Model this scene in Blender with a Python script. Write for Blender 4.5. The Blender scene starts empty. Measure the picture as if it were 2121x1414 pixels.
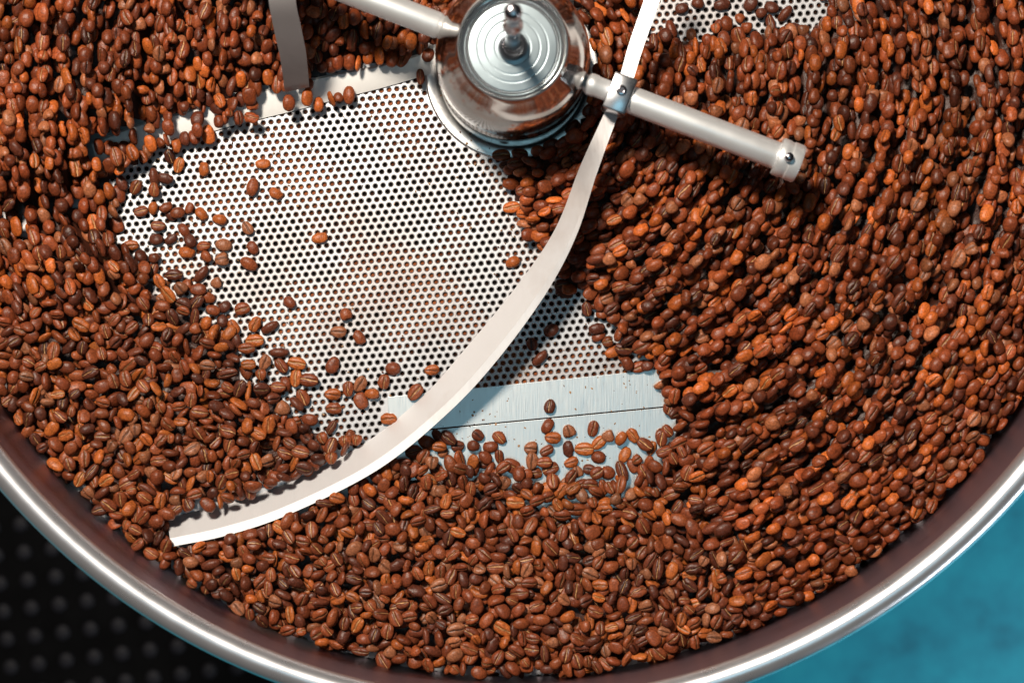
import bpy, math, random
import numpy as np
from mathutils import Vector, Matrix

random.seed(11)
rng = np.random.default_rng(11)
scene = bpy.context.scene
COL = scene.collection

# ---------------------------------------------------------------- units
# modelled in "bed millimetre-like" units: 1 unit = S metres, x right, y down
# over the perforated bed (z = 0), z up.  The camera hangs D units above it.
S = 0.0003
D = 4000.0
CX, CY = 1060.5, 707.0
HX, HY = 1062.0, 150.0            # tray axis, on the bed
R_BED = 1250.0


def W(x, y, z=0.0):
    return Vector(((x - CX) * S, (CY - y) * S, z * S))


def at(px, py, z):
    """bed coordinates of a thing of height z that stands where the lens sees (px, py)"""
    k = (D - z) / D
    return CX + (px - CX) * k, CY + (py - CY) * k


# ---------------------------------------------------------------- camera
cam_d = bpy.data.cameras.new("camera")
cam = bpy.data.objects.new("camera", cam_d)
COL.objects.link(cam)
cam.location = (0, 0, D * S)
cam.rotation_euler = (0, 0, 0)
cam_d.sensor_width = 36.0
cam_d.lens = 36.0 * D / 2121.0
cam_d.clip_start = 0.01
cam_d.clip_end = 100
cam_d.dof.use_dof = True
cam_d.dof.focus_distance = (D - 25) * S
cam_d.dof.aperture_fstop = 5.6
scene.camera = cam

# ---------------------------------------------------------------- world and lamps
world = bpy.data.worlds.new("World")
scene.world = world
world.use_nodes = True
world.node_tree.nodes["Background"].inputs[0].default_value = (0.75, 0.85, 1.0, 1)
world.node_tree.nodes["Background"].inputs[1].default_value = 0.018


def area(name, loc, target, sx, sy, power, color):
    d = bpy.data.lights.new(name, 'AREA')
    d.shape = 'RECTANGLE'
    d.size, d.size_y = sx, sy
    d.energy = power
    d.color = color
    o = bpy.data.objects.new(name, d)
    COL.objects.link(o)
    o.location = loc
    o.rotation_euler = (Vector(target) - Vector(loc)).to_track_quat('-Z', 'Y').to_euler()
    return o


area("ceiling_lamp", (-0.55, 0.95, 1.95), (0.0, 0.05, 0), 0.30, 0.30, 72, (1.0, 0.89, 0.76))
area("window_light", (0.16, -0.32, 2.4), (0.05, -0.1, 0), 0.75, 0.6, 1.9, (0.34, 0.80, 1.0))
area("ceiling_panel", (-0.1, 0.1, 2.7), (-0.1, 0.1, 0), 2.2, 2.2, 1.7, (0.88, 0.96, 1.0))
area("floor_fill", (1.25, -0.85, 0.22), (1.1, -0.78, -0.75), 0.5, 0.5, 18, (0.86, 0.96, 1.0))  # added unseen fill lamp that brightens the teal floor

scene.view_settings.view_transform = 'Standard'
scene.view_settings.look = 'None'
scene.view_settings.exposure = 0.0
scene.view_settings.gamma = 1.0
scene.cycles.use_denoising = True
scene.cycles.max_bounces = 6
scene.cycles.diffuse_bounces = 2
scene.cycles.glossy_bounces = 4


# ---------------------------------------------------------------- materials
def new_mat(name):
    m = bpy.data.materials.new(name)
    m.use_nodes = True
    nt = m.node_tree
    return m, nt, nt.nodes["Principled BSDF"]


def node(nt, kind, **kw):
    n = nt.nodes.new(kind)
    for k, v in kw.items():
        if k in n.inputs.keys():
            n.inputs[k].default_value = v
        else:
            setattr(n, k, v)
    return n


def coords(nt, scale=(1, 1, 1), rot=(0, 0, 0)):
    tc = node(nt, 'ShaderNodeTexCoord')
    mp = node(nt, 'ShaderNodeMapping')
    mp.inputs['Scale'].default_value = scale
    mp.inputs['Rotation'].default_value = rot
    nt.links.new(tc.outputs['Object'], mp.inputs['Vector'])
    return mp.outputs['Vector']


def ramp(nt, fac, stops):
    r = node(nt, 'ShaderNodeValToRGB')
    el = r.color_ramp.elements
    while len(el) < len(stops):
        el.new(0.5)
    for e, (p, c) in zip(el, stops):
        e.position = p
        e.color = c if len(c) == 4 else (*c, 1)
    nt.links.new(fac, r.inputs[0])
    return r.outputs['Color']


def metal(name, base, rough, brush=None, rough_var=0.1, bump=0.0, metallic=1.0, stain_or_reflection=None):
    """steel; brush = stretched noise scale (x, y, z)"""
    m, nt, b = new_mat(name)
    b.inputs['Metallic'].default_value = metallic
    b.inputs['Base Color'].default_value = (*base, 1)
    b.inputs['Roughness'].default_value = rough
    vec = coords(nt, brush or (60, 60, 60))
    nz = node(nt, 'ShaderNodeTexNoise', Scale=1.0, Detail=4.0)
    nt.links.new(vec, nz.inputs['Vector'])
    mr = node(nt, 'ShaderNodeMapRange')
    mr.inputs['To Min'].default_value = max(0.02, rough - rough_var)
    mr.inputs['To Max'].default_value = rough + rough_var
    nt.links.new(nz.outputs['Fac'], mr.inputs['Value'])
    nt.links.new(mr.outputs['Result'], b.inputs['Roughness'])
    if bump:
        bp = node(nt, 'ShaderNodeBump', Strength=bump, Distance=0.0003)
        nt.links.new(nz.outputs['Fac'], bp.inputs['Height'])
        nt.links.new(bp.outputs['Normal'], b.inputs['Normal'])
    if stain_or_reflection:
        v2 = coords(nt, stain_or_reflection[0])
        n2 = node(nt, 'ShaderNodeTexNoise', Scale=1.0, Detail=5.0, Roughness=0.65)
        nt.links.new(v2, n2.inputs['Vector'])
        c = ramp(nt, n2.outputs['Fac'], [(stain_or_reflection[1], base), (stain_or_reflection[2], stain_or_reflection[3])])
        nt.links.new(c, b.inputs['Base Color'])
    return m


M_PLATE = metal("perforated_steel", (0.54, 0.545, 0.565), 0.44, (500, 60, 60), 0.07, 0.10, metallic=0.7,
                stain_or_reflection=((11, 11, 11), 0.45, 0.70, (0.42, 0.375, 0.365)))  # brownish reflections painted into the base colour as broad noise
M_PANEL = metal("brushed_panel_steel", (0.66, 0.69, 0.70), 0.37, (1400, 60, 60), 0.10, 0.25, metallic=0.93,
                stain_or_reflection=((60, 14, 20), 0.62, 0.82, (0.42, 0.44, 0.48)))
M_FLANGE = metal("flange_steel", (0.80, 0.80, 0.80), 0.34, (700, 700, 60), 0.1, 0.15)
M_HUB = metal("polished_hub_steel", (0.62, 0.60, 0.58), 0.13, (200, 200, 200), 0.05)
M_DISC = metal("turned_disc_steel", (0.30, 0.36, 0.39), 0.30, (60, 60, 60), 0.05)
M_ARM = metal("satin_arm_steel", (0.80, 0.81, 0.82), 0.42, (100, 100, 100), 0.08, metallic=0.6)
M_CLAMP = metal("clamp_steel", (0.62, 0.63, 0.66), 0.26, (150, 150, 150), 0.08)
M_BLADE = metal("blade_steel", (0.84, 0.84, 0.86), 0.42, (900, 140, 60), 0.12, 0.3, metallic=0.36, stain_or_reflection=((9, 9, 9), 0.5, 0.8, (0.62, 0.55, 0.52)))
M_SCRAPER = metal("scraper_steel", (0.90, 0.89, 0.87), 0.5, (300, 300, 60), 0.1, 0.15, metallic=0.25)
M_RIM = metal("rim_steel", (0.82, 0.82, 0.86), 0.29, (60, 60, 60), 0.07, metallic=0.85)
M_WALL = metal("tray_wall_steel", (0.38, 0.29, 0.35), 0.45, (40, 40, 200), 0.08, 0.1, metallic=0.85)
M_DARK = metal("dark_hanger_steel", (0.30, 0.275, 0.275), 0.5, (120, 120, 120), 0.08, metallic=0.5)
M_POST = metal("post_steel", (0.46, 0.43, 0.46), 0.18, (100, 100, 100), 0.05)
M_SHELL = metal("tray_shell_steel", (0.3, 0.3, 0.32), 0.4)


def bean_material():
    m, nt, b = new_mat("roasted_bean_skin")
    at_ = node(nt, 'ShaderNodeAttribute', attribute_name="tone")
    nz = node(nt, 'ShaderNodeTexNoise', Scale=900.0, Detail=3.0)
    tc = node(nt, 'ShaderNodeTexCoord')
    nt.links.new(tc.outputs['Object'], nz.inputs['Vector'])
    mr = node(nt, 'ShaderNodeMapRange')
    mr.inputs['From Min'].default_value = 0.3
    mr.inputs['From Max'].default_value = 0.7
    mr.inputs['To Min'].default_value = 0.62
    mr.inputs['To Max'].default_value = 1.30
    nt.links.new(nz.outputs['Fac'], mr.inputs['Value'])
    mx = node(nt, 'ShaderNodeVectorMath', operation='SCALE')
    nt.links.new(at_.outputs['Color'], mx.inputs[0])
    nt.links.new(mr.outputs['Result'], mx.inputs['Scale'])
    nt.links.new(mx.outputs['Vector'], b.inputs['Base Color'])
    b.inputs['Roughness'].default_value = 0.38
    b.inputs['Specular IOR Level'].default_value = 0.34
    nz2 = node(nt, 'ShaderNodeTexNoise', Scale=420.0, Detail=4.0, Roughness=0.6)
    nt.links.new(tc.outputs['Object'], nz2.inputs['Vector'])
    bp = node(nt, 'ShaderNodeBump', Strength=0.55, Distance=0.0008)
    nt.links.new(nz2.outputs['Fac'], bp.inputs['Height'])
    nt.links.new(bp.outputs['Normal'], b.inputs['Normal'])
    return m


M_BEAN = bean_material()


def simple_noise_mat(name, stops, scale, rough, spec=0.4, detail=6, bump=0.0):
    m, nt, b = new_mat(name)
    nz = node(nt, 'ShaderNodeTexNoise', Scale=1.0, Detail=float(detail), Roughness=0.6)
    nt.links.new(coords(nt, (scale,) * 3), nz.inputs['Vector'])
    nt.links.new(ramp(nt, nz.outputs['Fac'], stops), b.inputs['Base Color'])
    b.inputs['Roughness'].default_value = rough
    b.inputs['Specular IOR Level'].default_value = spec
    if bump:
        bp = node(nt, 'ShaderNodeBump', Strength=bump, Distance=0.002)
        nt.links.new(nz.outputs['Fac'], bp.inputs['Height'])
        nt.links.new(bp.outputs['Normal'], b.inputs['Normal'])
    return m


M_FLOOR = simple_noise_mat("teal_floor_paint", [(0.30, (0.004, 0.17, 0.255)), (0.42, (0.008, 0.275, 0.39)), (0.55, (0.011, 0.34, 0.46)), (0.72, (0.018, 0.39, 0.50))], 14, 0.55, 0.3, 8, 0.1)
M_MAT = simple_noise_mat("black_rubber", [(0.3, (0.0012, 0.0012, 0.0015)), (0.7, (0.0028, 0.0028, 0.0032))], 30, 0.8, 0.05)
M_STUD = simple_noise_mat("worn_rubber_stud", [(0.3, (0.004, 0.004, 0.0065)), (0.7, (0.012, 0.012, 0.017))], 40, 0.6, 0.2)
M_CHAFF = simple_noise_mat("chaff_and_dark_void", [(0.47, (0.004, 0.002, 0.001)), (0.54, (0.11, 0.028, 0.009)), (0.68, (0.34, 0.10, 0.034))], 17, 0.9, 0.1, 4)  # brown chaff; near-black areas stand in for the unlit void under holes


# ---------------------------------------------------------------- mesh helpers
def link(name, me, mat, parent=None, smooth=True, loc=None):
    me.materials.append(mat) if mat and not me.materials else None
    o = bpy.data.objects.new(name, me)
    COL.objects.link(o)
    if parent:
        o.parent = parent
    if loc is not None:
        o.location = loc
    if smooth and len(me.polygons):
        me.polygons.foreach_set("use_smooth", np.ones(len(me.polygons), dtype=bool))
    return o


def mesh(name, verts, faces):
    me = bpy.data.meshes.new(name)
    me.from_pydata([tuple(v) for v in verts], [], faces)
    me.validate()
    me.update()
    return me


def sharpen(me, deg=35):
    me.set_sharp_from_angle(angle=math.radians(deg))


def fix_normals(me):
    import bmesh
    bm = bmesh.new()
    bm.from_mesh(me)
    bmesh.ops.recalc_face_normals(bm, faces=bm.faces)
    bm.to_mesh(me)
    bm.free()


def lathe(name, prof, seg=96, closed=False, center=(HX, HY), z0=0.0, axis=None):
    """profile [(r, z)] about the tray axis (or a given frame axis=(origin, u, v, w) in metres)"""
    vs, fs = [], []
    n = len(prof)
    for r, z in prof:
        for i in range(seg):
            a = 2 * math.pi * i / seg
            if axis:
                o, u, v, w = axis
                vs.append(o + (u * math.cos(a) + v * math.sin(a)) * r * S + w * z * S)
            else:
                vs.append(W(center[0] + r * math.cos(a), center[1] + r * math.sin(a), z0 + z))
    m = n if closed else n - 1
    for j in range(m):
        for i in range(seg):
            a, b = j * seg + i, j * seg + (i + 1) % seg
            k = (j + 1) % n
            fs.append((a, b, k * seg + (i + 1) % seg, k * seg + i))
    if not closed:
        if prof[0][0] > 0.01:
            fs.append(tuple(range(seg - 1, -1, -1)))
        if prof[-1][0] > 0.01:
            fs.append(tuple((n - 1) * seg + i for i in range(seg)))
    me = mesh(name, vs, fs)
    fix_normals(me)
    return me


def torus(name, R, r, zc, seg=288, ms=28):
    prof = [(R + r * math.cos(2 * math.pi * j / ms), zc + r * math.sin(2 * math.pi * j / ms)) for j in range(ms)]
    return lathe(name, prof, seg, closed=True)


def prism(name, pts, z0, z1, bevel=0.0):
    """polygon in bed coordinates, extruded"""
    n = len(pts)
    vs = [W(x, y, z0) for x, y in pts] + [W(x, y, z1) for x, y in pts]
    fs = [tuple(range(n)), tuple(range(2 * n - 1, n - 1, -1))]
    for i in range(n):
        j = (i + 1) % n
        fs.append((i, n + i, n + j, j))
    me = mesh(name, vs, fs)
    fix_normals(me)
    if bevel:
        import bmesh
        bm = bmesh.new()
        bm.from_mesh(me)
        bmesh.ops.bevel(bm, geom=list(bm.edges), offset=bevel * S, segments=2, profile=0.5, affect='EDGES')
        bm.to_mesh(me)
        bm.free()
    return me


def tag(o, label, cat, group=None):
    o['label'] = label
    o['category'] = cat
    if group:
        o['group'] = group
    return o


def empty(name, loc):
    o = bpy.data.objects.new(name, None)
    COL.objects.link(o)
    o.location = loc
    o.empty_display_size = 0.02
    return o


# ---------------------------------------------------------------- floor, mat
FZ = -2500.0
fl = mesh("floor", [Vector((-6, -6, FZ * S)), Vector((6, -6, FZ * S)), Vector((6, 6, FZ * S)), Vector((-6, 6, FZ * S))], [(0, 1, 2, 3)])
floor = link("floor", fl, M_FLOOR, smooth=False)
floor['kind'] = 'structure'
floor['label'] = "teal painted mottled floor below the tray"

mat_root = tag(empty("rubber_mat", (0, 0, 0)), "black rubber mat with raised round studs lying outside the tray rim", "mat")
mx0, mx1, my0, my1 = CX - 3400, CX + 500, CY - 700, CY + 2300
link("mat_sheet", prism("mat_sheet", [(mx0, my0), (mx1, my0), (mx1, my1), (mx0, my1)], FZ + 4, FZ + 14), M_MAT, mat_root, smooth=False)
KF = (D - FZ) / D
stud_me = lathe("stud", [(26, 0), (26, 4), (24, 8), (19, 10.5), (9, 12), (0.001, 12.2)], 20, center=(CX, CY))
stud_me.materials.append(M_STUD)
for i in range(-16, 14):
    for j in range(-12, 16):
        px = 132 + 57.5 * i + 7.5 * j
        py = 1307 - 7.2 * i + 57.6 * j
        if not (-40 < px < 660 and 960 < py < 1460):
            continue
        if math.hypot(px - 1061, py - 97) < 1375:
            continue
        x, y = at(px, py, FZ)
        o = bpy.data.objects.new("stud", stud_me)
        COL.objects.link(o)
        o.parent = mat_root
        o.location = W(x, y, FZ + 14)
stud_me.polygons.foreach_set("use_smooth", np.ones(len(stud_me.polygons), dtype=bool))

# ---------------------------------------------------------------- tray
tray = tag(empty("cooling_tray", W(HX, HY, FZ)), "round steel coffee cooling tray with a perforated bed and rolled rim", "cooling tray")
tray_inv = Matrix.Translation(-W(HX, HY, FZ))


def tray_part(name, me, mat, smooth=True, parent=None):
    o = link(name, me, mat, parent or tray, smooth)
    if not parent:
        o.matrix_parent_inverse = tray_inv
    return o


wall = tray_part("wall", lathe("wall", [(1250, -3), (1250, 300), (1252, 318), (1262, 318), (1263, 300), (1263, -40), (1255, -40), (1252, -3)], 256, closed=True), M_WALL)
tray_part("rim", torus("rim", 1261, 27, 321), M_RIM)
tray_part("rim_bead", torus("rim_bead", 1279, 7, 296, 288, 10), M_RIM)
tray_part("shell", lathe("shell", [(1254, -40), (1262, -40), (1262, -420), (300, -560), (300, FZ + 5 - 0), (292, FZ + 5), (292, -552), (1254, -412)], 128, closed=True), M_SHELL)
tray_part("chaff_floor", lathe("chaff_floor", [(1249, -11), (1249, -5.5), (0.001, -5.5)], 96), M_CHAFF, smooth=False)

# perforated bed: hexagonal cells round each hole, 16.13 apart
PITCH = 16.13
A0 = math.radians(-5.8)
ax, ay = PITCH * math.cos(A0), PITCH * math.sin(A0)
bx, by = PITCH * math.cos(A0 + math.pi / 3), PITCH * math.sin(A0 + math.pi / 3)
OX, OY = 610.3, 416.4
HOLE_R = 4.45


def seam_y(x):
    return 890.0 - (x - 880.0) * 0.0959


def last_row(x):
    return 796.4 - 0.1017 * (x - 1005.7)


def in_poly(pts, x, y):
    x = np.asarray(x, float)
    y = np.asarray(y, float)
    ins = np.zeros(x.shape, bool)
    n = len(pts)
    for i in range(n):
        x1, y1 = pts[i]
        x2, y2 = pts[(i + 1) % n]
        if y1 == y2:
            continue
        c = ((y1 > y) != (y2 > y)) & (x < (x2 - x1) * (y - y1) / (y2 - y1) + x1)
        ins ^= c
    return ins


def dist_poly(pts, x, y):
    d = np.full(np.shape(x), 1e9)
    n = len(pts)
    for i in range(n):
        x1, y1 = pts[i]
        x2, y2 = pts[(i + 1) % n]
        ex, ey = x2 - x1, y2 - y1
        t = np.clip(((x - x1) * ex + (y - y1) * ey) / (ex * ex + ey * ey + 1e-9), 0, 1)
        d = np.minimum(d, np.hypot(x - x1 - t * ex, y - y1 - t * ey))
    return d


# where the bed shows bare metal
BARE = [(905, 150), (885, 168), (700, 215), (560, 248), (440, 282), (345, 318), (300, 350), (262, 395), (258, 450),
        (275, 520), (330, 570), (415, 590), (440, 640), (505, 690), (545, 742), (592, 800), (650, 850), (735, 885),
        (800, 898), (868, 905), (915, 915), (985, 905), (1035, 922), (1075, 940), (1130, 948), (1175, 975), (1235, 965),
        (1300, 930), (1345, 905), (1378, 880), (1352, 835), (1335, 775), (1278, 742), (1240, 690), (1195, 620), (1150, 600),
        (1112, 575), (1098, 520), (1066, 450), (1045, 385), (1036, 335), (1022, 300), (960, 270), (915, 200)]
BARE2 = [(1352, 60), (1372, -120), (1720, -120), (1695, -10), (1665, 50), (1600, 40), (1500, 52), (1420, 66)]

vs, fs = [], []
hole_xy = []
CIRC = [(math.cos(2 * math.pi * k / 12 + A0 + math.pi / 6), math.sin(2 * math.pi * k / 12 + A0 + math.pi / 6)) for k in range(12)]
HEXR = PITCH / math.sqrt(3)
OUTER = []
for k in range(12):
    a = 2 * math.pi * k / 12 + A0 + math.pi / 6
    r = HEXR if k % 2 == 0 else PITCH / 2
    OUTER.append((r * math.cos(a), r * math.sin(a)))
centers = []
for i in range(-110, 111):
    for j in range(-110, 111):
        x, y = OX + i * ax + j * bx, OY + i * ay + j * by
        if y > 1420:
            continue
        if math.hypot(x - HX, y - HY) > R_BED - 2 or math.hypot(x - HX, y - HY) < 130:
            continue
        centers.append((x, y))
cx = np.array([c[0] for c in centers])
cy = np.array([c[1] for c in centers])
near = in_poly(BARE, cx, cy) | (dist_poly(BARE, cx, cy) < 60) | in_poly(BARE2, cx, cy) | (dist_poly(BARE2, cx, cy) < 60)
rad = np.hypot(cx - HX, cy - HY)
solid_low = (cy > last_row(cx) + 5) & (cx > 792 + (cy - 820) * 0.0)
ok = near & (rad > 183) & ~solid_low & (cx > 150)
skip = (np.abs(cy - np.array([seam_y(v) for v in cx])) < 14) & (cx > 868) & (cx < 1460)
TH = 2.6
for n_, (x, y) in enumerate(centers):
    if skip[n_]:
        continue
    b = len(vs)
    if ok[n_]:
        for ox, oy in OUTER:
            vs.append((x + ox, y + oy, 0.0))
        for ux, uy in CIRC:
            vs.append((x + ux * HOLE_R * 1.44, y + uy * HOLE_R * 1.44, -0.05))
        for ux, uy in CIRC:
            vs.append((x + ux * HOLE_R * 1.2, y + uy * HOLE_R * 1.2, 0.55))
        for ux, uy in CIRC:
            vs.append((x + ux * HOLE_R, y + uy * HOLE_R, -0.4))
        for ux, uy in CIRC:
            vs.append((x + ux * HOLE_R, y + uy * HOLE_R, -TH))
        for k in range(12):
            l = (k + 1) % 12
            fs.append((b + k, b + 12 + k, b + 12 + l, b + l))
            fs.append((b + 12 + k, b + 24 + k, b + 24 + l, b + 12 + l))
            fs.append((b + 24 + k, b + 36 + k, b + 36 + l, b + 24 + l))
            fs.append((b + 36 + k, b + 48 + k, b + 48 + l, b + 36 + l))
    else:
        for k in range(0, 12, 2):
            vs.append((x + OUTER[k][0], y + OUTER[k][1], 0.0))
        fs.append(tuple(b + k for k in range(5, -1, -1)))
va = np.array(vs)
co = np.empty_like(va)
co[:, 0] = (va[:, 0] - CX) * S
co[:, 1] = (CY - va[:, 1]) * S
co[:, 2] = va[:, 2] * S
pm = bpy.data.meshes.new("perforated_plate")
pm.from_pydata(co.tolist(), [], fs)
pm.update()
# faces point up
nrm = np.empty(len(pm.polygons) * 3)
pm.polygons.foreach_get("normal", nrm)
if nrm.reshape(-1, 3)[:, 2].sum() < 0:
    pm.flip_normals()
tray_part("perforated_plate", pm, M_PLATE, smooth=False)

# hub flange ring, the two plain panels with the seam between them
tray_part("hub_flange", lathe("hub_flange", [(140, 0.3), (181, 0.3), (182, 1.4), (178, 2.0), (140, 2.0)], 128, closed=True), M_FLANGE)
p_up = [(803, 822), (905, 811), (1005, 801.5), (1200, 781.5), (1440, 757), (1440, seam_y(1440) - 1.2), (880, seam_y(880) - 1.2), (806, seam_y(806) - 1.2)]
p_lo = [(806, seam_y(806) + 1.4), (880, seam_y(880) + 1.4), (1440, seam_y(1440) + 1.4), (1470, 1060), (1300, 1110), (806, 1110)]
tray_part("plain_strip", prism("plain_strip", p_up, 0.4, 2.6, 0.5), M_PANEL, smooth=False)
tray_part("discharge_door", prism("discharge_door", p_lo, 0.4, 2.4, 0.5), M_PANEL, smooth=False)

# ---------------------------------------------------------------- stirrer
stir = tag(empty("stirrer", W(HX, HY, 0)), "steel stirrer: polished centre hub with radial arms, curved blade and scraper", "stirrer")
stir_inv = Matrix.Translation(-W(HX, HY, 0))


def stir_part(name, me, mat, parent=None, smooth=True, sharp=35):
    if sharp:
        sharpen(me, sharp)
    o = link(name, me, mat, parent or stir, smooth)
    if not parent:
        o.matrix_parent_inverse = stir_inv
    return o


hub = stir_part("hub", lathe("hub", [(150, 2.2), (154, 3), (154.5, 10), (153, 16), (153, 120), (153.5, 124), (152, 128), (151.5, 190), (151, 240), (149, 266), (144, 290), (135, 314),
                                     (122, 338), (111, 356), (107.5, 364), (104.5, 368), (101.5, 368), (99.5, 364), (98.5, 352), (97.5, 340)], 160), M_HUB, sharp=50)
# turned disc with fine concentric grooves
prof = [(98.2, 338)]
r = 95.0
while r > 3:
    prof += [(r, 339.6 + 0.05 * (95 - r)), (r - 1.2, 339.6 + 0.05 * (95 - r) - (0.45 if int(r) % 17 < 3 else 0.10))]
    r -= 3.0
prof.append((0.001, 344))
stir_part("cap_disc", lathe("cap_disc", prof, 128), M_DISC, sharp=None)
stir_part("lip_ring", torus("lip_ring", 91, 2.2, 340.5, 128, 10), M_DISC, sharp=None)
post = stir_part("post", lathe("post", [(28, 341), (29, 350), (28, 362), (24, 378), (17, 390), (13.5, 396), (13, 470), (13, 560), (14.5, 566), (17, 574), (18.5, 590), (18, 604), (14, 616),
                                        (11.5, 624), (11.5, 700), (14, 706), (15.5, 716), (15.5, 738), (13, 746), (8, 749), (0.001, 749)], 40), M_POST, sharp=50)

# radial arms: an axis through the hub at height 250
ZA = 250.0
ang = math.atan2(0.384, 1.0)          # clockwise from +x in the picture sense (y down)
ux, uy = math.cos(ang), math.sin(ang)
u_w = Vector((ux, -uy, 0))
n_w = Vector((uy, ux, 0))
up_w = Vector((0, 0, 1))
org = W(HX, HY, ZA)


def arm_lathe(name, prof, sgn=1, seg=48):
    return lathe(name, prof, seg, axis=(org, n_w, up_w, u_w * sgn))


arm1 = stir_part("arm", arm_lathe("arm", [(8, 120), (10, 138), (12, 142), (15, 150), (21, 158), (22, 162), (22, 172), (20.5, 175), (20.5, 232), (24, 236), (26.5, 241), (27, 260), (27, 548), (26, 552)]), M_ARM)
stir_part("end_collar", arm_lathe("end_collar", [(26, 549), (36, 550), (38, 553), (38, 566), (36.5, 568.5), (36.5, 573), (38, 575), (38, 592), (36, 596), (29, 597), (28, 593), (0.001, 592)]), M_ARM, parent=None)
pin_o = W(HX + ux * 568, HY + uy * 568, ZA)
stir_part("set_pin", lathe("set_pin", [(9, 30), (9, 47), (8, 51), (5, 53), (0.001, 53)], 20, axis=(pin_o, u_w, n_w, up_w)), M_POST)
arm2 = stir_part("arm", arm_lathe("arm", [(7, 110), (9, 124), (11, 130), (24, 152), (26, 158), (26, 860), (24, 864)], -1), M_ARM)


def box_frame(o, a, b, c, ha, hb, hc, bev=2.5):
    """box round o with half sizes (units) along world axes a, b, c"""
    import bmesh
    bm = bmesh.new()
    bmesh.ops.create_cube(bm, size=2.0)
    for v in bm.verts:
        v.co = o + a * (v.co.x * ha * S) + b * (v.co.y * hb * S) + c * (v.co.z * hc * S)
    bmesh.ops.bevel(bm, geom=list(bm.edges), offset=bev * S, segments=2, profile=0.5, affect='EDGES')
    bmesh.ops.recalc_face_normals(bm, faces=bm.faces)
    me = bpy.data.meshes.new("box")
    bm.to_mesh(me)
    bm.free()
    return me


cl_x, cl_y = at(1283, 197, 286)
along = (cl_x - HX) * ux + (cl_y - HY) * uy
cl_o = W(HX + ux * along, HY + uy * along, ZA - 2)
clamp = stir_part("clamp", box_frame(cl_o, u_w, n_w, up_w, 24, 37, 36, 5), M_CLAMP)
bolt_o = cl_o + up_w * 34 * S + n_w * 6 * S
stir_part("clamp_bolt", lathe("clamp_bolt", [(10, 0), (10, 6), (9, 8.5), (6.5, 9), (5.5, 5), (0.001, 5)], 24, axis=(bolt_o, u_w, n_w, up_w)), M_POST, parent=clamp)


def catmull(pts, n):
    pts = np.array(pts, float)
    p = np.vstack([2 * pts[0] - pts[1], pts, 2 * pts[-1] - pts[-2]])
    out = []
    m = len(pts) - 1
    for i in range(m):
        for k in range(n):
            t = k / n
            a, b, c, d = p[i], p[i + 1], p[i + 2], p[i + 3]
            out.append(0.5 * ((2 * b) + (c - a) * t + (2 * a - 5 * b + 4 * c - d) * t * t + (3 * b - a - 3 * c + d) * t ** 3))
    out.append(pts[-1])
    return np.array(out)


# curved stirring blade: outer (high) edge, inner (low) edge, as the lens sees them, with heights
BL = [(1398, -90, 236, 1367, -98, 228), (1367, 0, 236, 1337, -8, 228), (1332, 100, 234, 1303, 91, 226), (1309, 172, 230, 1282, 163, 222),
      (1278, 245, 224, 1251, 236, 212), (1236, 360, 206, 1201, 346, 186), (1193, 490, 172, 1150, 474, 138), (1128, 612, 132, 1072, 590, 84),
      (1022, 755, 100, 962, 724, 40), (918, 864, 80, 872, 824, 14), (780, 974, 68, 742, 926, 6), (600, 1064, 62, 574, 1008, 5),
      (470, 1108, 60, 455, 1046, 5), (358, 1131, 58, 346, 1072, 5)]
bp_ = catmull(BL, 8)
blade_foot = []
vs, fs = [], []
for k, row in enumerate(bp_):
    ex, ey, ez, ix, iy, iz = row
    E = Vector((*at(ex, ey, ez), ez))
    I = Vector((*at(ix, iy, iz), iz))
    t = k / (len(bp_) - 1)
    lipw = 0.16 + 0.14 * min(1, max(0, (t - 0.35) / 0.4))
    M_ = E.lerp(I, lipw)
    M_.z = ez - 1.5
    th = 6.0
    d = (I - E)
    d.z = 0
    d.normalize()
    e_out = Vector((E.x, E.y, ez))
    ring = [I, M_, e_out, Vector((E.x, E.y, ez - th)), Vector((M_.x, M_.y, M_.z - th)) - d * 2, Vector((I.x, I.y, max(iz - th * 0.7, 3))) - d * 5]
    blade_foot.append(((E.x, E.y), (I.x, I.y), ez, iz))
    vs += [W(p.x, p.y, p.z) for p in ring]
nr = 6
for k in range(len(bp_) - 1):
    for j in range(nr):
        l = (j + 1) % nr
        fs.append((k * nr + j, k * nr + l, (k + 1) * nr + l, (k + 1) * nr + j))
fs.append(tuple(range(nr)))
fs.append(tuple((len(bp_) - 1) * nr + j for j in range(nr - 1, -1, -1)))
bm_ = mesh("blade", vs, fs)
fix_normals(bm_)
stir_part("blade", bm_, M_BLADE, sharp=28)

# scraper plate at the edge of the pile, folded along its length
SC = [(893, 153, 4, 886, 111, 17), (800, 180, 4, 792, 138, 17), (702, 205, 4, 693, 157, 17), (600, 232, 4, 590, 180, 16), (500, 256, 4, 490, 205, 16),
      (400, 284, 4, 388, 234, 15), (300, 314, 4, 287, 262, 15), (205, 350, 4, 190, 300, 14)]
sp = catmull(SC, 5)
vs, fs = [], []
scr_foot = []
for row in sp:
    bx_, by_, bz, tx, ty, tz = row
    B = Vector((*at(bx_, by_, bz), bz))
    T = Vector((*at(tx, ty, tz), tz))
    F = B.lerp(T, 0.42)
    F.z = bz + (tz - bz) * 0.62
    d = (T - B)
    d.z = 0
    d.normalize()
    ring = [B, F, T, T + d * 5 - Vector((0, 0, 4)), F + d * 5 - Vector((0, 0, 4)), B + d * 6 - Vector((0, 0, 1))]
    scr_foot.append((B, T))
    vs += [W(p.x, p.y, p.z) for p in ring]
for k in range(len(sp) - 1):
    for j in range(6):
        l = (j + 1) % 6
        fs.append((k * 6 + j, k * 6 + l, (k + 1) * 6 + l, (k + 1) * 6 + j))
fs.append(tuple(range(6)))
fs.append(tuple((len(sp) - 1) * 6 + j for j in range(5, -1, -1)))
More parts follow.
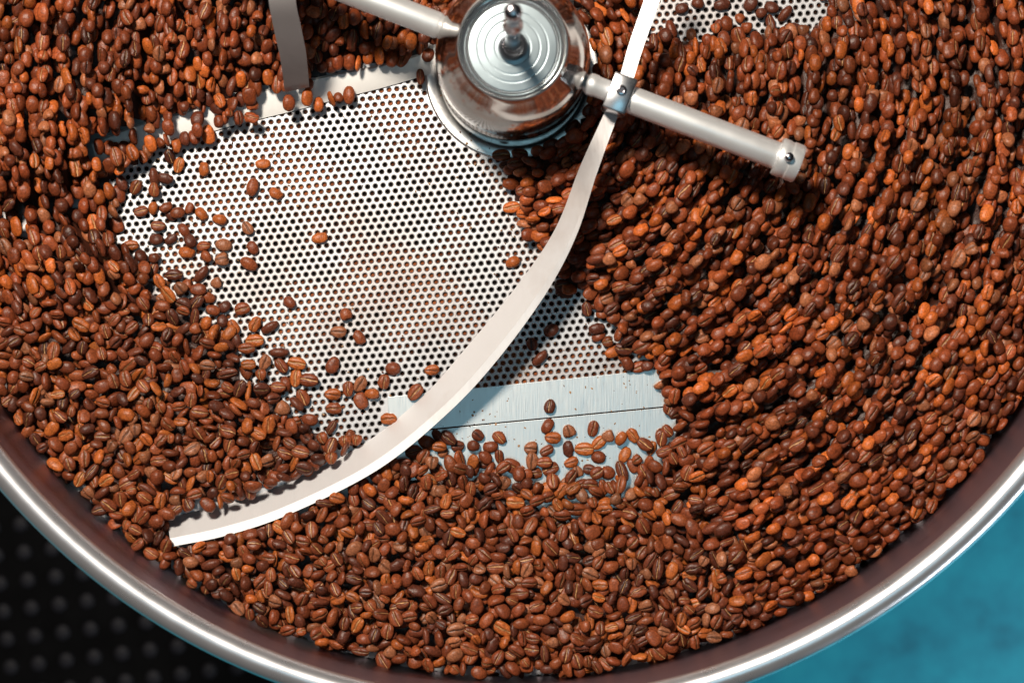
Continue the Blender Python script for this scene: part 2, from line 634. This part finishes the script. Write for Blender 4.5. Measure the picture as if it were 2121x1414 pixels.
sm = mesh("scraper", vs, fs)
fix_normals(sm)
stir_part("scraper", sm, M_SCRAPER, sharp=20)

# grey hanger strip from the far arm down to the scraper
HG = [(548, -90, 272, 612, -96, 272), (556, 0, 262, 612, -4, 262), (567, 60, 220, 623, 54, 220), (580, 120, 160, 634, 112, 160), (590, 190, 66, 640, 180, 66)]
hp = catmull(HG, 6)
vs, fs = [], []
for row in hp:
    a = Vector((*at(row[0], row[1], row[2]), row[2]))
    b = Vector((*at(row[3], row[4], row[5]), row[5]))
    ring = [a, b, b + Vector((0, 0, -7)), a + Vector((0, 0, -7))]
    vs += [W(p.x, p.y, p.z) for p in ring]
for k in range(len(hp) - 1):
    for j in range(4):
        l = (j + 1) % 4
        fs.append((k * 4 + j, k * 4 + l, (k + 1) * 4 + l, (k + 1) * 4 + j))
fs.append((0, 1, 2, 3))
fs.append(tuple((len(hp) - 1) * 4 + j for j in (3, 2, 1, 0)))
hm = mesh("hanger", vs, fs)
fix_normals(hm)
stir_part("hanger", hm, M_DARK, sharp=30)


# ---------------------------------------------------------------- coffee beans
def bean_verts(seed, style='plain', a=16.6, b=12.4, dome=10.6, flat=5.6):
    rg = np.random.default_rng(seed)
    if style == 'round':
        a, b, dome = 14.2, 12.6, 11.6
    elif style == 'flat':
        a, b, dome, flat = 17.2, 13.0, 7.4, 4.0
    elif style == 'long':
        a, b = 19.0, 11.2
    a *= rg.uniform(0.93, 1.08)
    b *= rg.uniform(0.92, 1.08)
    bend = rg.uniform(-1.6, 1.6)
    s_amp = rg.uniform(0.5, 2.3) * rg.choice([-1, 1])
    gap = rg.uniform(0.55, 1.1)
    ridge = rg.uniform(0, 0.10)
    ts = np.radians([-74, -54, -32, -11, 11, 32, 54, 74])
    fl = [-0.74, -0.42, -0.15 * gap, 0.0, 0.15 * gap, 0.42, 0.74]
    V, G = [], []
    for t in ts:
        x = a * math.sin(t)
        r = math.cos(t) ** 0.80
        yc = bend * (1 - r)
        for th in np.linspace(0, math.pi, 9):
            k = 1 + ridge * math.sin(3 * th + seed) * r
            V.append((x, yc + b * r * math.cos(th) * k, dome * r * math.sin(th) ** 0.9 * k - 2.4))
            G.append(0.0)
        for f in fl:                       # flat face, from -y round to +y
            g = -flat * r * (1 - abs(f) ** 2.4) ** 0.7
            yy = b * r * f
            m = 0.0
            if abs(f) < 0.2:
                yy += s_amp * math.sin(x / a * 2.2) + rg.normal(0, 0.22)
                m = 0.45
                if f == 0.0:
                    g += 4.2 * min(1, r * 1.2)
                    m = 1.0
            V.append((x, yc + yy, g - 2.4))
            G.append(m)
    n = len(V)
    V.append((-a * 1.0, bend, -2.0))
    G.append(0.25)
    V.append((a * 1.0, bend, -2.0))
    G.append(0.25)
    F = []
    P = 16
    for i in range(len(ts) - 1):
        for j in range(P):
            k = (j + 1) % P
            F.append((i * P + j, (i + 1) * P + j, (i + 1) * P + k, i * P + k))
    for j in range(P):
        k = (j + 1) % P
        F.append((n, j, k))
        F.append((n + 1, 7 * P + k, 7 * P + j))
    V = np.array(V)
    if style == 'broken':               # one end snapped off
        cut = a * rg.uniform(0.15, 0.45)
        over = V[:, 0] > cut
        V[over, 0] = cut + (V[over, 0] - cut) * 0.12 + rg.normal(0, 0.9, over.sum())
        V[over, 1:] *= 0.9
    if style == 'shrunk':
        V[:, 2] += 1.5 * np.sin(V[:, 0] * 0.5 + V[:, 1] * 0.42 + rg.uniform(0, 6))
        V[:, 1] += 1.1 * np.sin(V[:, 0] * 0.44 + rg.uniform(0, 6))
    V += rg.normal(0, 0.26, V.shape)
    V[:, 1] *= 1 + 0.06 * np.sin(V[:, 0] / a * rg.uniform(1, 2.5) + rg.uniform(0, 6))
    V[:, 2] += 0.8 * np.sin(V[:, 0] / a * 2.6 + rg.uniform(0, 6))
    return V, np.array(G), F


TONES = {
    'brown': [(0.222, 0.055, 0.020), (0.185, 0.044, 0.017), (0.255, 0.064, 0.022)],
    'dark': [(0.095, 0.026, 0.014), (0.125, 0.033, 0.016)],
    'orange': [(0.42, 0.110, 0.025), (0.36, 0.092, 0.022)],
    'tan': [(0.30, 0.110, 0.052)],
}
VAR = []            # (tone word, crease kind, verts, groove, faces, colour)
seq = [('brown', 'plain'), ('brown', 'plain'), ('dark', 'plain'), ('orange', 'plain'), ('brown', 'round'), ('brown', 'long'), ('dark', 'shrunk'), ('brown', 'plain'),
       ('tan', 'plain'), ('brown', 'shrunk'), ('orange', 'flat'), ('brown', 'plain'), ('brown', 'flat'), ('dark', 'round'), ('brown', 'broken'), ('orange', 'shrunk'),
       ('brown', 'plain'), ('dark', 'long'), ('tan', 'broken'), ('brown', 'plain')]
for i, (w, st_) in enumerate(seq):
    V, G, F = bean_verts(100 + i, st_)
    VAR.append((w, 'pale' if i % 5 in (0, 1, 2, 4) else 'dark', V, G, F, TONES[w][i % len(TONES[w])]))


def bean_colors(var, mul=1.0, warm=0.0):
    w, kind, V, G, F, base = VAR[var]
    base = np.array(base) * mul * np.array([1 + warm, 1.0, 1 - warm])
    c = np.ones((len(V), 4), np.float32)
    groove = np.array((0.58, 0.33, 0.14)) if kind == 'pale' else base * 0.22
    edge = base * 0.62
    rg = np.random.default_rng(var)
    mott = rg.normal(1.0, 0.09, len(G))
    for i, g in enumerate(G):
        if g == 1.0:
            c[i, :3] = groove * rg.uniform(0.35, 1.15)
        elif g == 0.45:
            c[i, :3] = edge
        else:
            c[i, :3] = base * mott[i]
    return c


# ---- the heap's target height over the bed
CELL = 3.0
GX0, GX1, GY0, GY1 = -330.0, 2450.0, -230.0, 1420.0
NX, NY = int((GX1 - GX0) / CELL), int((GY1 - GY0) / CELL)


def smooth_noise(nx, ny, period, seed):
    rg = np.random.default_rng(seed)
    gx, gy = int(nx / period) + 3, int(ny / period) + 3
    g = rg.uniform(-1, 1, (gy, gx))
    xs = np.arange(nx) / period
    ys = np.arange(ny) / period
    x0, y0 = xs.astype(int), ys.astype(int)
    fx, fy = xs - x0, ys - y0
    fx = fx * fx * (3 - 2 * fx)
    fy = fy * fy * (3 - 2 * fy)
    a = g[np.ix_(y0, x0)]
    b = g[np.ix_(y0, x0 + 1)]
    c = g[np.ix_(y0 + 1, x0)]
    d = g[np.ix_(y0 + 1, x0 + 1)]
    return (a * (1 - fx) + b * fx) * (1 - fy)[:, None] + (c * (1 - fx) + d * fx) * fy[:, None]


XS = GX0 + (np.arange(NX) + 0.5) * CELL
YS = GY0 + (np.arange(NY) + 0.5) * CELL
PX, PY = np.meshgrid(XS, YS)
RR = np.hypot(PX - HX, PY - HY)
TH_ = np.arctan2(PY - HY, PX - HX)                 # picture sense, y down
bare = in_poly(BARE, PX, PY) | in_poly(BARE2, PX, PY)
dist = np.minimum(dist_poly(BARE, PX, PY), dist_poly(BARE2, PX, PY))
edge_noise = smooth_noise(NX, NY, 14, 3) * 14 + smooth_noise(NX, NY, 6, 4) * 9
dd = np.where(bare, -dist, dist) + edge_noise


def sstep(x, a, b):
    t = np.clip((x - a) / (b - a), 0, 1)
    return t * t * (3 - 2 * t)


# how far each place belongs to the raked, running part of the heap (1) or the resting part (0)
calm_right = 1360 + (PY - 900) * 0.42
run = sstep(PX, calm_right - 60, calm_right + 120)
run = np.maximum(run, sstep(-(PY + 0.28 * PX), -760, -600) * (PX < 1400))
run = np.where((PY < 600) & (PX > 1000), 1.0, run)
sl = 330 + (250 - PX) * 0.28           # the line of the scraper carried on outward
behind = sstep(sl - PY, -50, 60) * (PX < 900)
front = sstep(PY - sl, -30, 70) * sstep(170 - (PY - sl), 0, 90) * sstep(255 - PX, 0, 60)
cap = (60 + run * 32) * (1 - 0.55 * front) + 22 * behind * sstep(420 - PX, 0, 200)
Lr = 78 - run * 30
T = cap * (1 - np.exp(-np.clip(dd, 0, None) / Lr))
T = np.where(dd > 4, np.maximum(T, 14), 0)
T += smooth_noise(NX, NY, 30, 7) * 7 * (dd > 60)
# furrows that the stirrer rakes along its path
warp = smooth_noise(NX, NY, 60, 8) * 26 + smooth_noise(NX, NY, 26, 9) * 10
fur = np.sin((RR + warp) / 58.0 * 2 * math.pi) * 17 + np.sin((RR + warp * 1.7) / 31.0 * 2 * math.pi + 1.3) * 9
T += fur * run * sstep(dd, 30, 90)
# loose scatter on the bare bed next to the left drift
sc_w = np.exp(-((PX - 300) / 130.0) ** 2 - ((PY - 470) / 150.0) ** 2)
H = np.zeros((NY, NX))
T = np.minimum(T, 40 + np.clip(R_BED - RR, 0, None) * 0.35)
T[(RR > R_BED - 11) | (RR < 172)] = 0
# keep clear of the blade's foot and the scraper
bl_e = [f[0] for f in blade_foot if f[3] < 100]
bl_i = [f[1] for f in blade_foot if f[3] < 100]
bl_poly = bl_e + bl_i[::-1]
blm = in_poly(bl_poly, PX, PY) | (dist_poly(bl_poly, PX, PY) < 9)
T[blm] = 0
sc_poly = [(B.x, B.y) for B, _ in scr_foot] + [(T_.x, T_.y) for _, T_ in scr_foot][::-1]
scm = in_poly(sc_poly, PX, PY)
dsc = dist_poly(sc_poly, PX, PY)
T = np.where((PX > 290) & (PX < 900) & (PY < 330), np.minimum(T, 30 + 0.6 * dsc), T)
spill = np.zeros_like(scm)
for x0, x1 in ((150, 292), (312, 322), (345, 362), (408, 424), (452, 506), (522, 534), (590, 612), (640, 650)):
    spill |= (PX > x0 + 3) & (PX < x1 - 5)
T = np.where(scm, np.where(spill, 44, 0), T)
H = np.where(scm, 16.0, H)
H0 = np.where(scm | blm, H, np.clip(T - 36, 0, None))
H = H0.copy()
TGT = T

beans = []          # dict per bean
IDM = np.full((NY, NX), -1, np.int32)


def rot_matrix(phi, roll, pitch):
    c, s = math.cos(phi), math.sin(phi)
    Rz = np.array([[c, -s, 0], [s, c, 0], [0, 0, 1]])
    c, s = math.cos(pitch), math.sin(pitch)
    Ry = np.array([[c, 0, s], [0, 1, 0], [-s, 0, c]])
    c, s = math.cos(roll), math.sin(roll)
    Rx = np.array([[1, 0, 0], [0, c, -s], [0, s, c]])
    return Rz @ Ry @ Rx


def drop(x, y, R, sc, var, mul, warm, limit=None, sink=0.0, hand=None):
    """let one bean fall on the height field (y down in bed units, R in world axes)"""
    A = np.array([16.6, 12.4, 8.1]) * sc
    Q = (R * (1 / A ** 2)) @ R.T
    ext = np.sqrt(np.diag((R * A ** 2) @ R.T))
    i0 = int((x - ext[0] - GX0) / CELL)
    i1 = int((x + ext[0] - GX0) / CELL) + 1
    j0 = int((y - ext[1] - GY0) / CELL)
    j1 = int((y + ext[1] - GY0) / CELL) + 1
    if i0 < 0 or j0 < 0 or i1 > NX or j1 > NY:
        return False
    dx = XS[i0:i1][None, :] - x
    dy = -(YS[j0:j1][:, None] - y)
    bq = (Q[0, 2] * dx + Q[1, 2] * dy)
    cq = Q[0, 0] * dx * dx + 2 * Q[0, 1] * dx * dy + Q[1, 1] * dy * dy - 1
    disc = bq * bq - Q[2, 2] * cq
    ins = disc > 0
    sq = np.sqrt(np.where(ins, disc, 0))
    top = (-bq + sq) / Q[2, 2]
    bot = (-bq - sq) / Q[2, 2]
    hp_ = H[j0:j1, i0:i1]
    zc = np.max(np.where(ins, hp_ - bot, -1e9))
    zc = max(zc - sink, ext[2] + 0.3)
    if limit is not None and zc + 0.3 * ext[2] > limit:
        return False
    nt_ = zc + top
    upd = ins & (nt_ > hp_)
    hp_[upd] = nt_[upd]
    IDM[j0:j1, i0:i1][upd] = len(beans)
    beans.append(dict(x=x, y=y, z=zc, R=R, sc=sc, var=var, mul=mul, warm=warm, hand=hand))
    return True


def pick_var(tone=None, kind=None):
    c = [i for i, v in enumerate(VAR) if (tone is None or v[0] == tone) and (kind is None or v[1] == kind)]
    return random.choice(c) if c else random.randrange(len(VAR))


# ---- single beans lying on the bare metal: x, y, long axis (deg, anticlockwise), face, tone, length factor
HAND = [
    (545, 340, 5, 'd', 'orange', .85), (523, 388, 80, 'd', 'brown', 1.0), (572, 402, -30, 'd', 'orange', .9),
    (372, 343, 70, 'c', 'orange', .9), (424, 351, 90, 'd', 'orange', .9), (320, 368, 95, 'd', 'dark', 1.0),
    (345, 371, -15, 'd', 'dark', .95), (318, 432, 85, 'd', 'orange', .85), (354, 446, -50, 'd', 'dark', .8),
    (393, 432, 70, 'd', 'brown', .75), (418, 444, -50, 'd', 'orange', .9), (456, 455, -10, 'd', 'orange', .95),
    (382, 477, -55, 'd', 'brown', .9), (396, 500, -55, 'd', 'dark', .95), (355, 496, 35, 'd', 'dark', .8), (325, 497, 0, 'd', 'dark', .95),
    (423, 511, 10, 'c', 'brown', .9), (388, 524, -8, 'd', 'orange', 1.0), (464, 508, -10, 'd', 'tan', 1.0),
    (465, 537, 15, 'c', 'tan', 1.05), (517, 546, -30, 'd', 'brown', 1.0), (524, 514, -60, 'd', 'brown', .85), (430, 532, -50, 'd', 'brown', .85),
    (514, 473, -55, 'c', 'tan', .85), (418, 568, 50, 'd', 'dark', 1.0), (394, 590, 10, 'd', 'brown', 1.05), (362, 570, 0, 'c', 'dark', 1.0),
    (663, 493, 12, 'd', 'orange', .9), (452, 585, 15, 'd', 'tan', .85), (600, 627, -40, 'd', 'brown', .9), (430, 615, -20, 'd', 'brown', .95),
    (467, 636, 40, 'd', 'dark', .9), (503, 640, 15, 'c', 'brown', 1.0), (444, 643, -15, 'd', 'brown', .9), (461, 665, -70, 'd', 'dark', .9),
    (485, 677, -65, 'c', 'orange', 1.0), (529, 671, 60, 'c', 'orange', 1.0), (560, 677, 30, 'd', 'dark', 1.0),
    (529, 705, 0, 'c', 'orange', 1.05), (491, 706, -80, 'd', 'dark', .9), (462, 700, 75, 'c', 'orange', .95), (437, 702, 70, 'c', 'brown', .95),
    (580, 730, 0, 'd', 'dark', 1.0), (550, 750, 70, 'c', 'tan', .95), (584, 757, -50, 'c', 'brown', 1.0), (616, 752, -15, 'c', 'orange', 1.05),
    (614, 783, 80, 'c', 'orange', 1.0), (642, 786, -5, 'c', 'brown', 1.1), (690, 756, 65, 'd', 'brown', 1.05), (592, 795, -80, 'd', 'brown', .95),
    (628, 823, -65, 'c', 'brown', 1.05), (690, 816, 2, 'c', 'orange', 1.05), (692, 845, 0, 'c', 'brown', 1.0), (571, 813, -50, 'c', 'dark', .95),
    (722, 805, 90, 'c', 'brown', .95), (747, 795, 60, 'c', 'tan', 1.0), (749, 829, -65, 'd', 'brown', 1.1), (771, 815, 0, 'd', 'orange', .95),
    (796, 790, 80, 'c', 'brown', .95), (814, 763, 0, 'd', 'brown', 1.05), (718, 656, -75, 'd', 'brown', 1.08), (702, 687, 0, 'c', 'tan', .95),
    (744, 699, -60, 'd', 'brown', .95), (895, 766, 8, 'c', 'orange', .95), (861, 812, 50, 'c', 'brown', 1.1), (806, 866, 0, 'c', 'orange', 1.0),
    (1062, 543, 25, 'd', 'orange', .98), (1142, 685, 30, 'd', 'dark', 1.05), (1102, 713, -75, 'c', 'dark', 1.0), (1118, 741, 45, 'd', 'dark', 1.0),
    (1138, 841, 78, 'c', 'dark', .95), (1134, 882, 60, 'd', 'brown', 1.0), (1145, 906, 0, 'c', 'orange', 1.05), (1179, 896, -70, 'c', 'tan', 1.0),
    (1228, 887, 80, 'c', 'brown', 1.0), (1177, 929, -85, 'd', 'dark', .98), (1210, 929, -3, 'c', 'orange', 1.1), (1240, 916, 40, 'c', 'orange', .95),
    (1262, 901, 15, 'd', 'tan', .95), (1285, 907, 60, 'd', 'orange', .95), (1311, 901, -60, 'c', 'orange', .95), (1239, 946, -10, 'd', 'brown', 1.0),
    (1183, 957, 25, 'c', 'orange', .95), (1220, 971, 0, 'c', 'dark', .95), (1196, 980, -75, 'c', 'tan', .9),
    (1034, 906, -40, 'c', 'brown', 1.0), (990, 901, -35, 'c', 'dark', 1.0), (910, 905, -50, 'd', 'dark', 1.0), (948, 923, 0, 'c', 'dark', 1.05), (981, 922, -10, 'd', 'dark', 1.0),
    (1016, 925, 5, 'd', 'brown', 1.0), (1104, 928, 0, 'c', 'tan', 1.05), (1132, 932, 30, 'c', 'brown', .9), (885, 916, -25, 'd', 'brown', 1.1),
    (1412, 20, 20, 'd', 'dark', .9), (1445, 8, -30, 'd', 'dark', 1.0), (1495, 12, 10, 'd', 'dark', 1.0), (1555, 10, 60, 'd', 'dark', 1.1), (1597, 18, -20, 'd', 'dark', 1.0),
    (1575, 30, 20, 'd', 'dark', .9), (1535, 42, -40, 'd', 'brown', .9), (1625, 30, 50, 'd', 'dark', 1.0), (1640, 60, 0, 'd', 'dark', 1.0),
]
for hi, (x, y, a, face, tone, sc) in enumerate(HAND):
    roll = (math.pi if face == 'c' else 0) + random.gauss(0, 0.10)
    R = rot_matrix(math.radians(a), roll, random.gauss(0, 0.05))
    drop(x, y, R, sc, pick_var(tone), 1.0, 0.0, hand=(face, tone))
N_HAND = len(beans)
for k in range(46):                   # more strays at the thin edge of the left drift
    x, y = rng.normal(292, 50), rng.uniform(318, 560)
    if in_poly(BARE, np.array([x]), np.array([y]))[0]:
        drop(x, y, rot_matrix(random.uniform(0, 3.14), random.choice((0, 0, math.pi)) + random.gauss(0, .15), random.gauss(0, .08)), random.uniform(.85, 1.0), random.randrange(len(VAR)), random.uniform(.7, 1.0), 0.0, limit=20)

# ---- the heap: beans dropped where the heap is still too low
elig = np.argwhere(TGT > 8)
fails = 0
tries = np.zeros((NY, NX), np.int8)
_b = smooth_noise(900, 900, 9, 31)          # roast tone drifts along the lanes the stirrer sorts
batch = _b[np.clip((RR / 2.8).astype(int), 0, 899), ((TH_ + math.pi) * 14).astype(int) % 900]
TGT = TGT.copy()
while fails < 300 and len(beans) < 17000:
    cand = elig[rng.integers(0, len(elig), 10)]
    de = TGT[cand[:, 0], cand[:, 1]] - H[cand[:, 0], cand[:, 1]]
    k = int(np.argmax(de))
    if de[k] < 5:
        fails += 1
        continue
    j, i = cand[k]
    x = XS[i] + random.uniform(-1.5, 1.5)
    y = YS[j] + random.uniform(-1.5, 1.5)
    rn = run[j, i]
    t = TGT[j, i]
    if random.random() < 0.97 * rn:
        # world tangent of the circle about the hub: (-dyw, dxw) with dyw = -(y - HY)
        phi = math.atan2(x - HX, y - HY) + random.gauss(0, 0.14)
    else:
        phi = random.uniform(0, math.pi)
    thick = t > 22
    roll = (math.pi if random.random() < (0.60 - 0.30 * rn) else 0.0) + random.gauss(0, 0.45 if thick else 0.16)
    if thick and random.random() < 0.16:
        roll = random.choice((-1, 1)) * random.uniform(1.0, 1.7)
    R = rot_matrix(phi, roll, random.gauss(0, 0.26 if thick else 0.06))
    sc = min(1.14, max(0.80, random.gauss(0.985, 0.085)))
    var = random.randrange(len(VAR))
    mul = random.uniform(0.66, 1.24) * (1 + 0.40 * rn * batch[j, i])
    if not drop(x, y, R, sc, var, mul, random.uniform(-.06, .06) + 0.10 * rn, limit=t + (13 if thick else 10), sink=2.6 if thick else 0.6):
        tries[j, i] += 1
        if tries[j, i] > 1:
            TGT[j - 1:j + 2, i - 1:i + 2] = -99
    else:
        fails = 0
print("beans", len(beans))

vis = np.bincount(IDM[IDM >= 0].ravel(), minlength=len(beans))

# ---- which ones stand as objects of their own: the scattered ones, then the best exposed of the sharp, resting heap
NUMW = ["no", "one", "two", "three", "four", "five", "six", "seven", "eight", "nine", "ten", "eleven", "twelve", "thirteen", "fourteen", "fifteen",
        "sixteen", "seventeen", "eighteen", "nineteen", "twenty", "twenty-one", "twenty-two", "twenty-three", "twenty-four", "twenty-five"]


def clock(x, y):
    a = math.degrees(math.atan2(x - HX, -(y - HY))) % 360
    m = int(round(a * 2 / 5)) * 5 % 720
    h, r = m // 60, m % 60
    if r > 30:
        h, r = h + 1, 60 - r
        w = ("quarter" if r == 15 else NUMW[r]) + " to "
    else:
        w = "" if r == 0 else ("half past " if r == 30 else ("quarter" if r == 15 else NUMW[r]) + " past ")
    return w + NUMW[(h - 1) % 12 + 1]


FACE = {'c': "crease up", 'd': "back up", 'e': "edgewise"}


def face_of(b):
    up = b['R'][2, 2]
    return 'd' if up > 0.5 else ('c' if up < -0.5 else 'e')


def label_of(b, hand):
    tone = VAR[b['var']][0]
    kind = VAR[b['var']][1]
    f = face_of(b)
    cr = ""
    if f == 'c':
        cr = "pale " if kind == 'pale' else "dark "
    face = (cr + "crease up") if f == 'c' else FACE[f]
    r = math.hypot(b['x'] - HX, b['y'] - HY)
    c = clock(b['x'], b['y'])
    if hand:
        n = int(round((r - 154) / 33.0))
        return f"loose {tone} bean, {face}, at {c} from hub, {NUMW[min(n, 25)]} lengths out"
    n = int(round((R_BED - r) / 33.0))
    return f"heaped {tone} bean, {face}, at {c} from hub, {NUMW[min(n, 25)]} lengths off rim"


single = []
labels = set()
def hand_at(x, y):
    return next(i for i, h in enumerate(HAND) if h[0] == x and h[1] == y)


LONE = {hand_at(545, 340): "small orange-brown bean alone nearest the scraper, high on the perforated plate",
        hand_at(663, 493): "lone orange-brown bean in the empty middle of the perforated plate",
        hand_at(1062, 543): "bright orange-brown bean alone beside the concave side of the curved blade",
        hand_at(1138, 841): "dark bean lying just above the cut seam of the plain panel",
        hand_at(1134, 882): "brown bean just below the cut seam, under the bean above the seam"}
for i, b in enumerate(beans):
    b['inframe'] = 6 < b['x'] < 2115 and 0 < b['y'] < 1400
for i in range(N_HAND):
    l = LONE.get(i) or label_of(beans[i], True)
    if l in labels or not beans[i]['inframe'] or vis[i] < 20:
        continue
    labels.add(l)
    single.append((i, l))
order = sorted(range(N_HAND, len(beans)), key=lambda i: -vis[i])
for i in order:
    if len(single) >= 298:
        break
    b = beans[i]
    if (R_BED - math.hypot(b['x'] - HX, b['y'] - HY)) / 33 > 25:
        continue
    jj, ii = int((b['y'] - GY0) / CELL), int((b['x'] - GX0) / CELL)
    if not b['inframe'] or run[jj, ii] > 0.25 or b['y'] < 600:
        continue
    l = label_of(b, False)
    if l in labels:
        continue
    labels.add(l)
    single.append((i, l))
chosen = {i for i, _ in single}

var_mesh = []
for vi, (w, kind, V, G, F, base) in enumerate(VAR):
    me = bpy.data.meshes.new("coffee_bean")
    me.from_pydata((V * S).tolist(), [], F)
    at_ = me.attributes.new("tone", 'FLOAT_COLOR', 'POINT')
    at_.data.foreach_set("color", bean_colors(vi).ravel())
    me.materials.append(M_BEAN)
    me.polygons.foreach_set("use_smooth", np.ones(len(me.polygons), dtype=bool))
    me.update()
    var_mesh.append(me)
for i, l in single:
    b = beans[i]
    o = bpy.data.objects.new("coffee_bean", var_mesh[b['var']])
    COL.objects.link(o)
    m4 = Matrix(b['R'].tolist()).to_4x4()
    o.matrix_world = Matrix.Translation(W(b['x'], b['y'], b['z'])) @ m4 @ Matrix.Scale(b['sc'], 4)
    tag(o, l, "coffee bean", "roasted coffee beans lying in the tray")

# ---- everything else in one mass: beans plus the dark filler sheet beneath them
AV, AC, AF3, AF4 = [], [], [], []
off = 0
Fq = [np.array([f for f in v[4] if len(f) == 4]) for v in VAR]
Ft = [np.array([f for f in v[4] if len(f) == 3]) for v in VAR]
for i, b in enumerate(beans):
    if i in chosen or (vis[i] == 0):
        continue
    V = VAR[b['var']][2]
    P = (V * b['sc']) @ b['R'].T
    P = P * S
    P += np.array(W(b['x'], b['y'], b['z']))
    AV.append(P)
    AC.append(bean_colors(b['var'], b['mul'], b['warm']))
    AF4.append(Fq[b['var']] + off)
    AF3.append(Ft[b['var']] + off)
    off += len(V)
# underlying ground of the heap, a coarse sheet a bean below the surface
st = 5
gy, gx = np.arange(0, NY, st), np.arange(0, NX, st)
HH = H0[np.ix_(gy, gx)] - 3.0
live = (T[np.ix_(gy, gx)] > 21) & ~scm[np.ix_(gy, gx)] & ~blm[np.ix_(gy, gx)]
idx = np.full(HH.shape, -1)
gv = []
for a in range(HH.shape[0]):
    for c in range(HH.shape[1]):
        if live[a, c]:
            idx[a, c] = len(gv)
            gv.append(((XS[gx[c]] - CX) * S, (CY - YS[gy[a]]) * S, max(HH[a, c], 0.8) * S))
gf = []
for a in range(HH.shape[0] - 1):
    for c in range(HH.shape[1] - 1):
        q = (idx[a, c], idx[a + 1, c], idx[a + 1, c + 1], idx[a, c + 1])
        if min(q) >= 0:
            gf.append(q)
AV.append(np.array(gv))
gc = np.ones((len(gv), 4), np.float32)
gc[:, :3] = (0.045, 0.013, 0.007)  # sheet coloured dark so the gaps between beans read as deep shade
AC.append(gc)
AF4.append(np.array(gf) + off)
AV = np.vstack(AV)
AC = np.vstack(AC).astype(np.float32)
q = np.vstack(AF4)
t3 = np.vstack(AF3)
me = bpy.data.meshes.new("coffee_bean_heap")
me.vertices.add(len(AV))
me.vertices.foreach_set("co", AV.astype(np.float32).ravel())
nl = q.size + t3.size
me.loops.add(nl)
me.loops.foreach_set("vertex_index", np.concatenate([q.ravel(), t3.ravel()]).astype(np.int32))
me.polygons.add(len(q) + len(t3))
ls = np.concatenate([np.arange(len(q)) * 4, q.size + np.arange(len(t3)) * 3]).astype(np.int32)
me.polygons.foreach_set("loop_start", ls)
me.polygons.foreach_set("use_smooth", np.ones(len(q) + len(t3), dtype=bool))
me.update(calc_edges=True)
ca = me.attributes.new("tone", 'FLOAT_COLOR', 'POINT')
ca.data.foreach_set("color", AC.ravel())
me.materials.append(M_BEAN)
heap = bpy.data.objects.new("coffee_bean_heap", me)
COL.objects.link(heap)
heap['kind'] = 'stuff'
heap['label'] = "deep heap of roasted brown coffee beans raked round the tray"
print("heap tris", len(q) * 2 + len(t3), "singles", len(single))

# ---------------------------------------------------------------- chaff and crumbs on the bare bed
cv, cf, cc = [], [], []
k = 0
while k < 420:
    x, y = rng.uniform(240, 1400), rng.uniform(160, 1010)
    if not in_poly(BARE, np.array([x]), np.array([y]))[0] or blm[int((y - GY0) / CELL), int((x - GX0) / CELL)]:
        continue
    if rng.uniform() > math.exp(-max(0, float(dist_poly(BARE, np.array([x]), np.array([y]))[0]) - 20) / 70) + 0.12:
        continue
    k += 1
    crumb = rng.uniform() < 0.3
    r = rng.uniform(1.0, 2.6) if crumb else rng.uniform(1.0, 3.4)
    h = r * 0.8 if crumb else 0.5
    el = rng.uniform(0.35, 0.9)
    ph = rng.uniform(0, 6.28)
    b0 = len(cv)
    n = 6
    col = np.array((0.13, 0.035, 0.015)) if crumb else np.array((0.36, 0.20, 0.09)) * rng.uniform(0.5, 1.1)
    for q_ in range(n):
        a_ = 2 * math.pi * q_ / n
        u, v = r * math.cos(a_) * rng.uniform(0.7, 1.2), r * el * math.sin(a_) * rng.uniform(0.7, 1.2)
        cv.append(W(x + u * math.cos(ph) - v * math.sin(ph), y + u * math.sin(ph) + v * math.cos(ph), 2.75 + rng.uniform(0, 0.3)))
        cc.append((*col, 1))
    cv.append(W(x, y, 2.9 + h))
    cc.append((*col, 1))
    for q_ in range(n):
        cf.append((b0 + n, b0 + q_, b0 + (q_ + 1) % n))
cm = mesh("chaff_flakes", cv, cf)
fix_normals(cm)
ca = cm.attributes.new("tone", 'FLOAT_COLOR', 'POINT')
ca.data.foreach_set("color", np.array(cc, np.float32).ravel())
fo = link("chaff_flakes", cm, M_BEAN, smooth=False)
fo['kind'] = 'stuff'
fo['label'] = "flakes of pale chaff and bean crumbs on the bare bed"
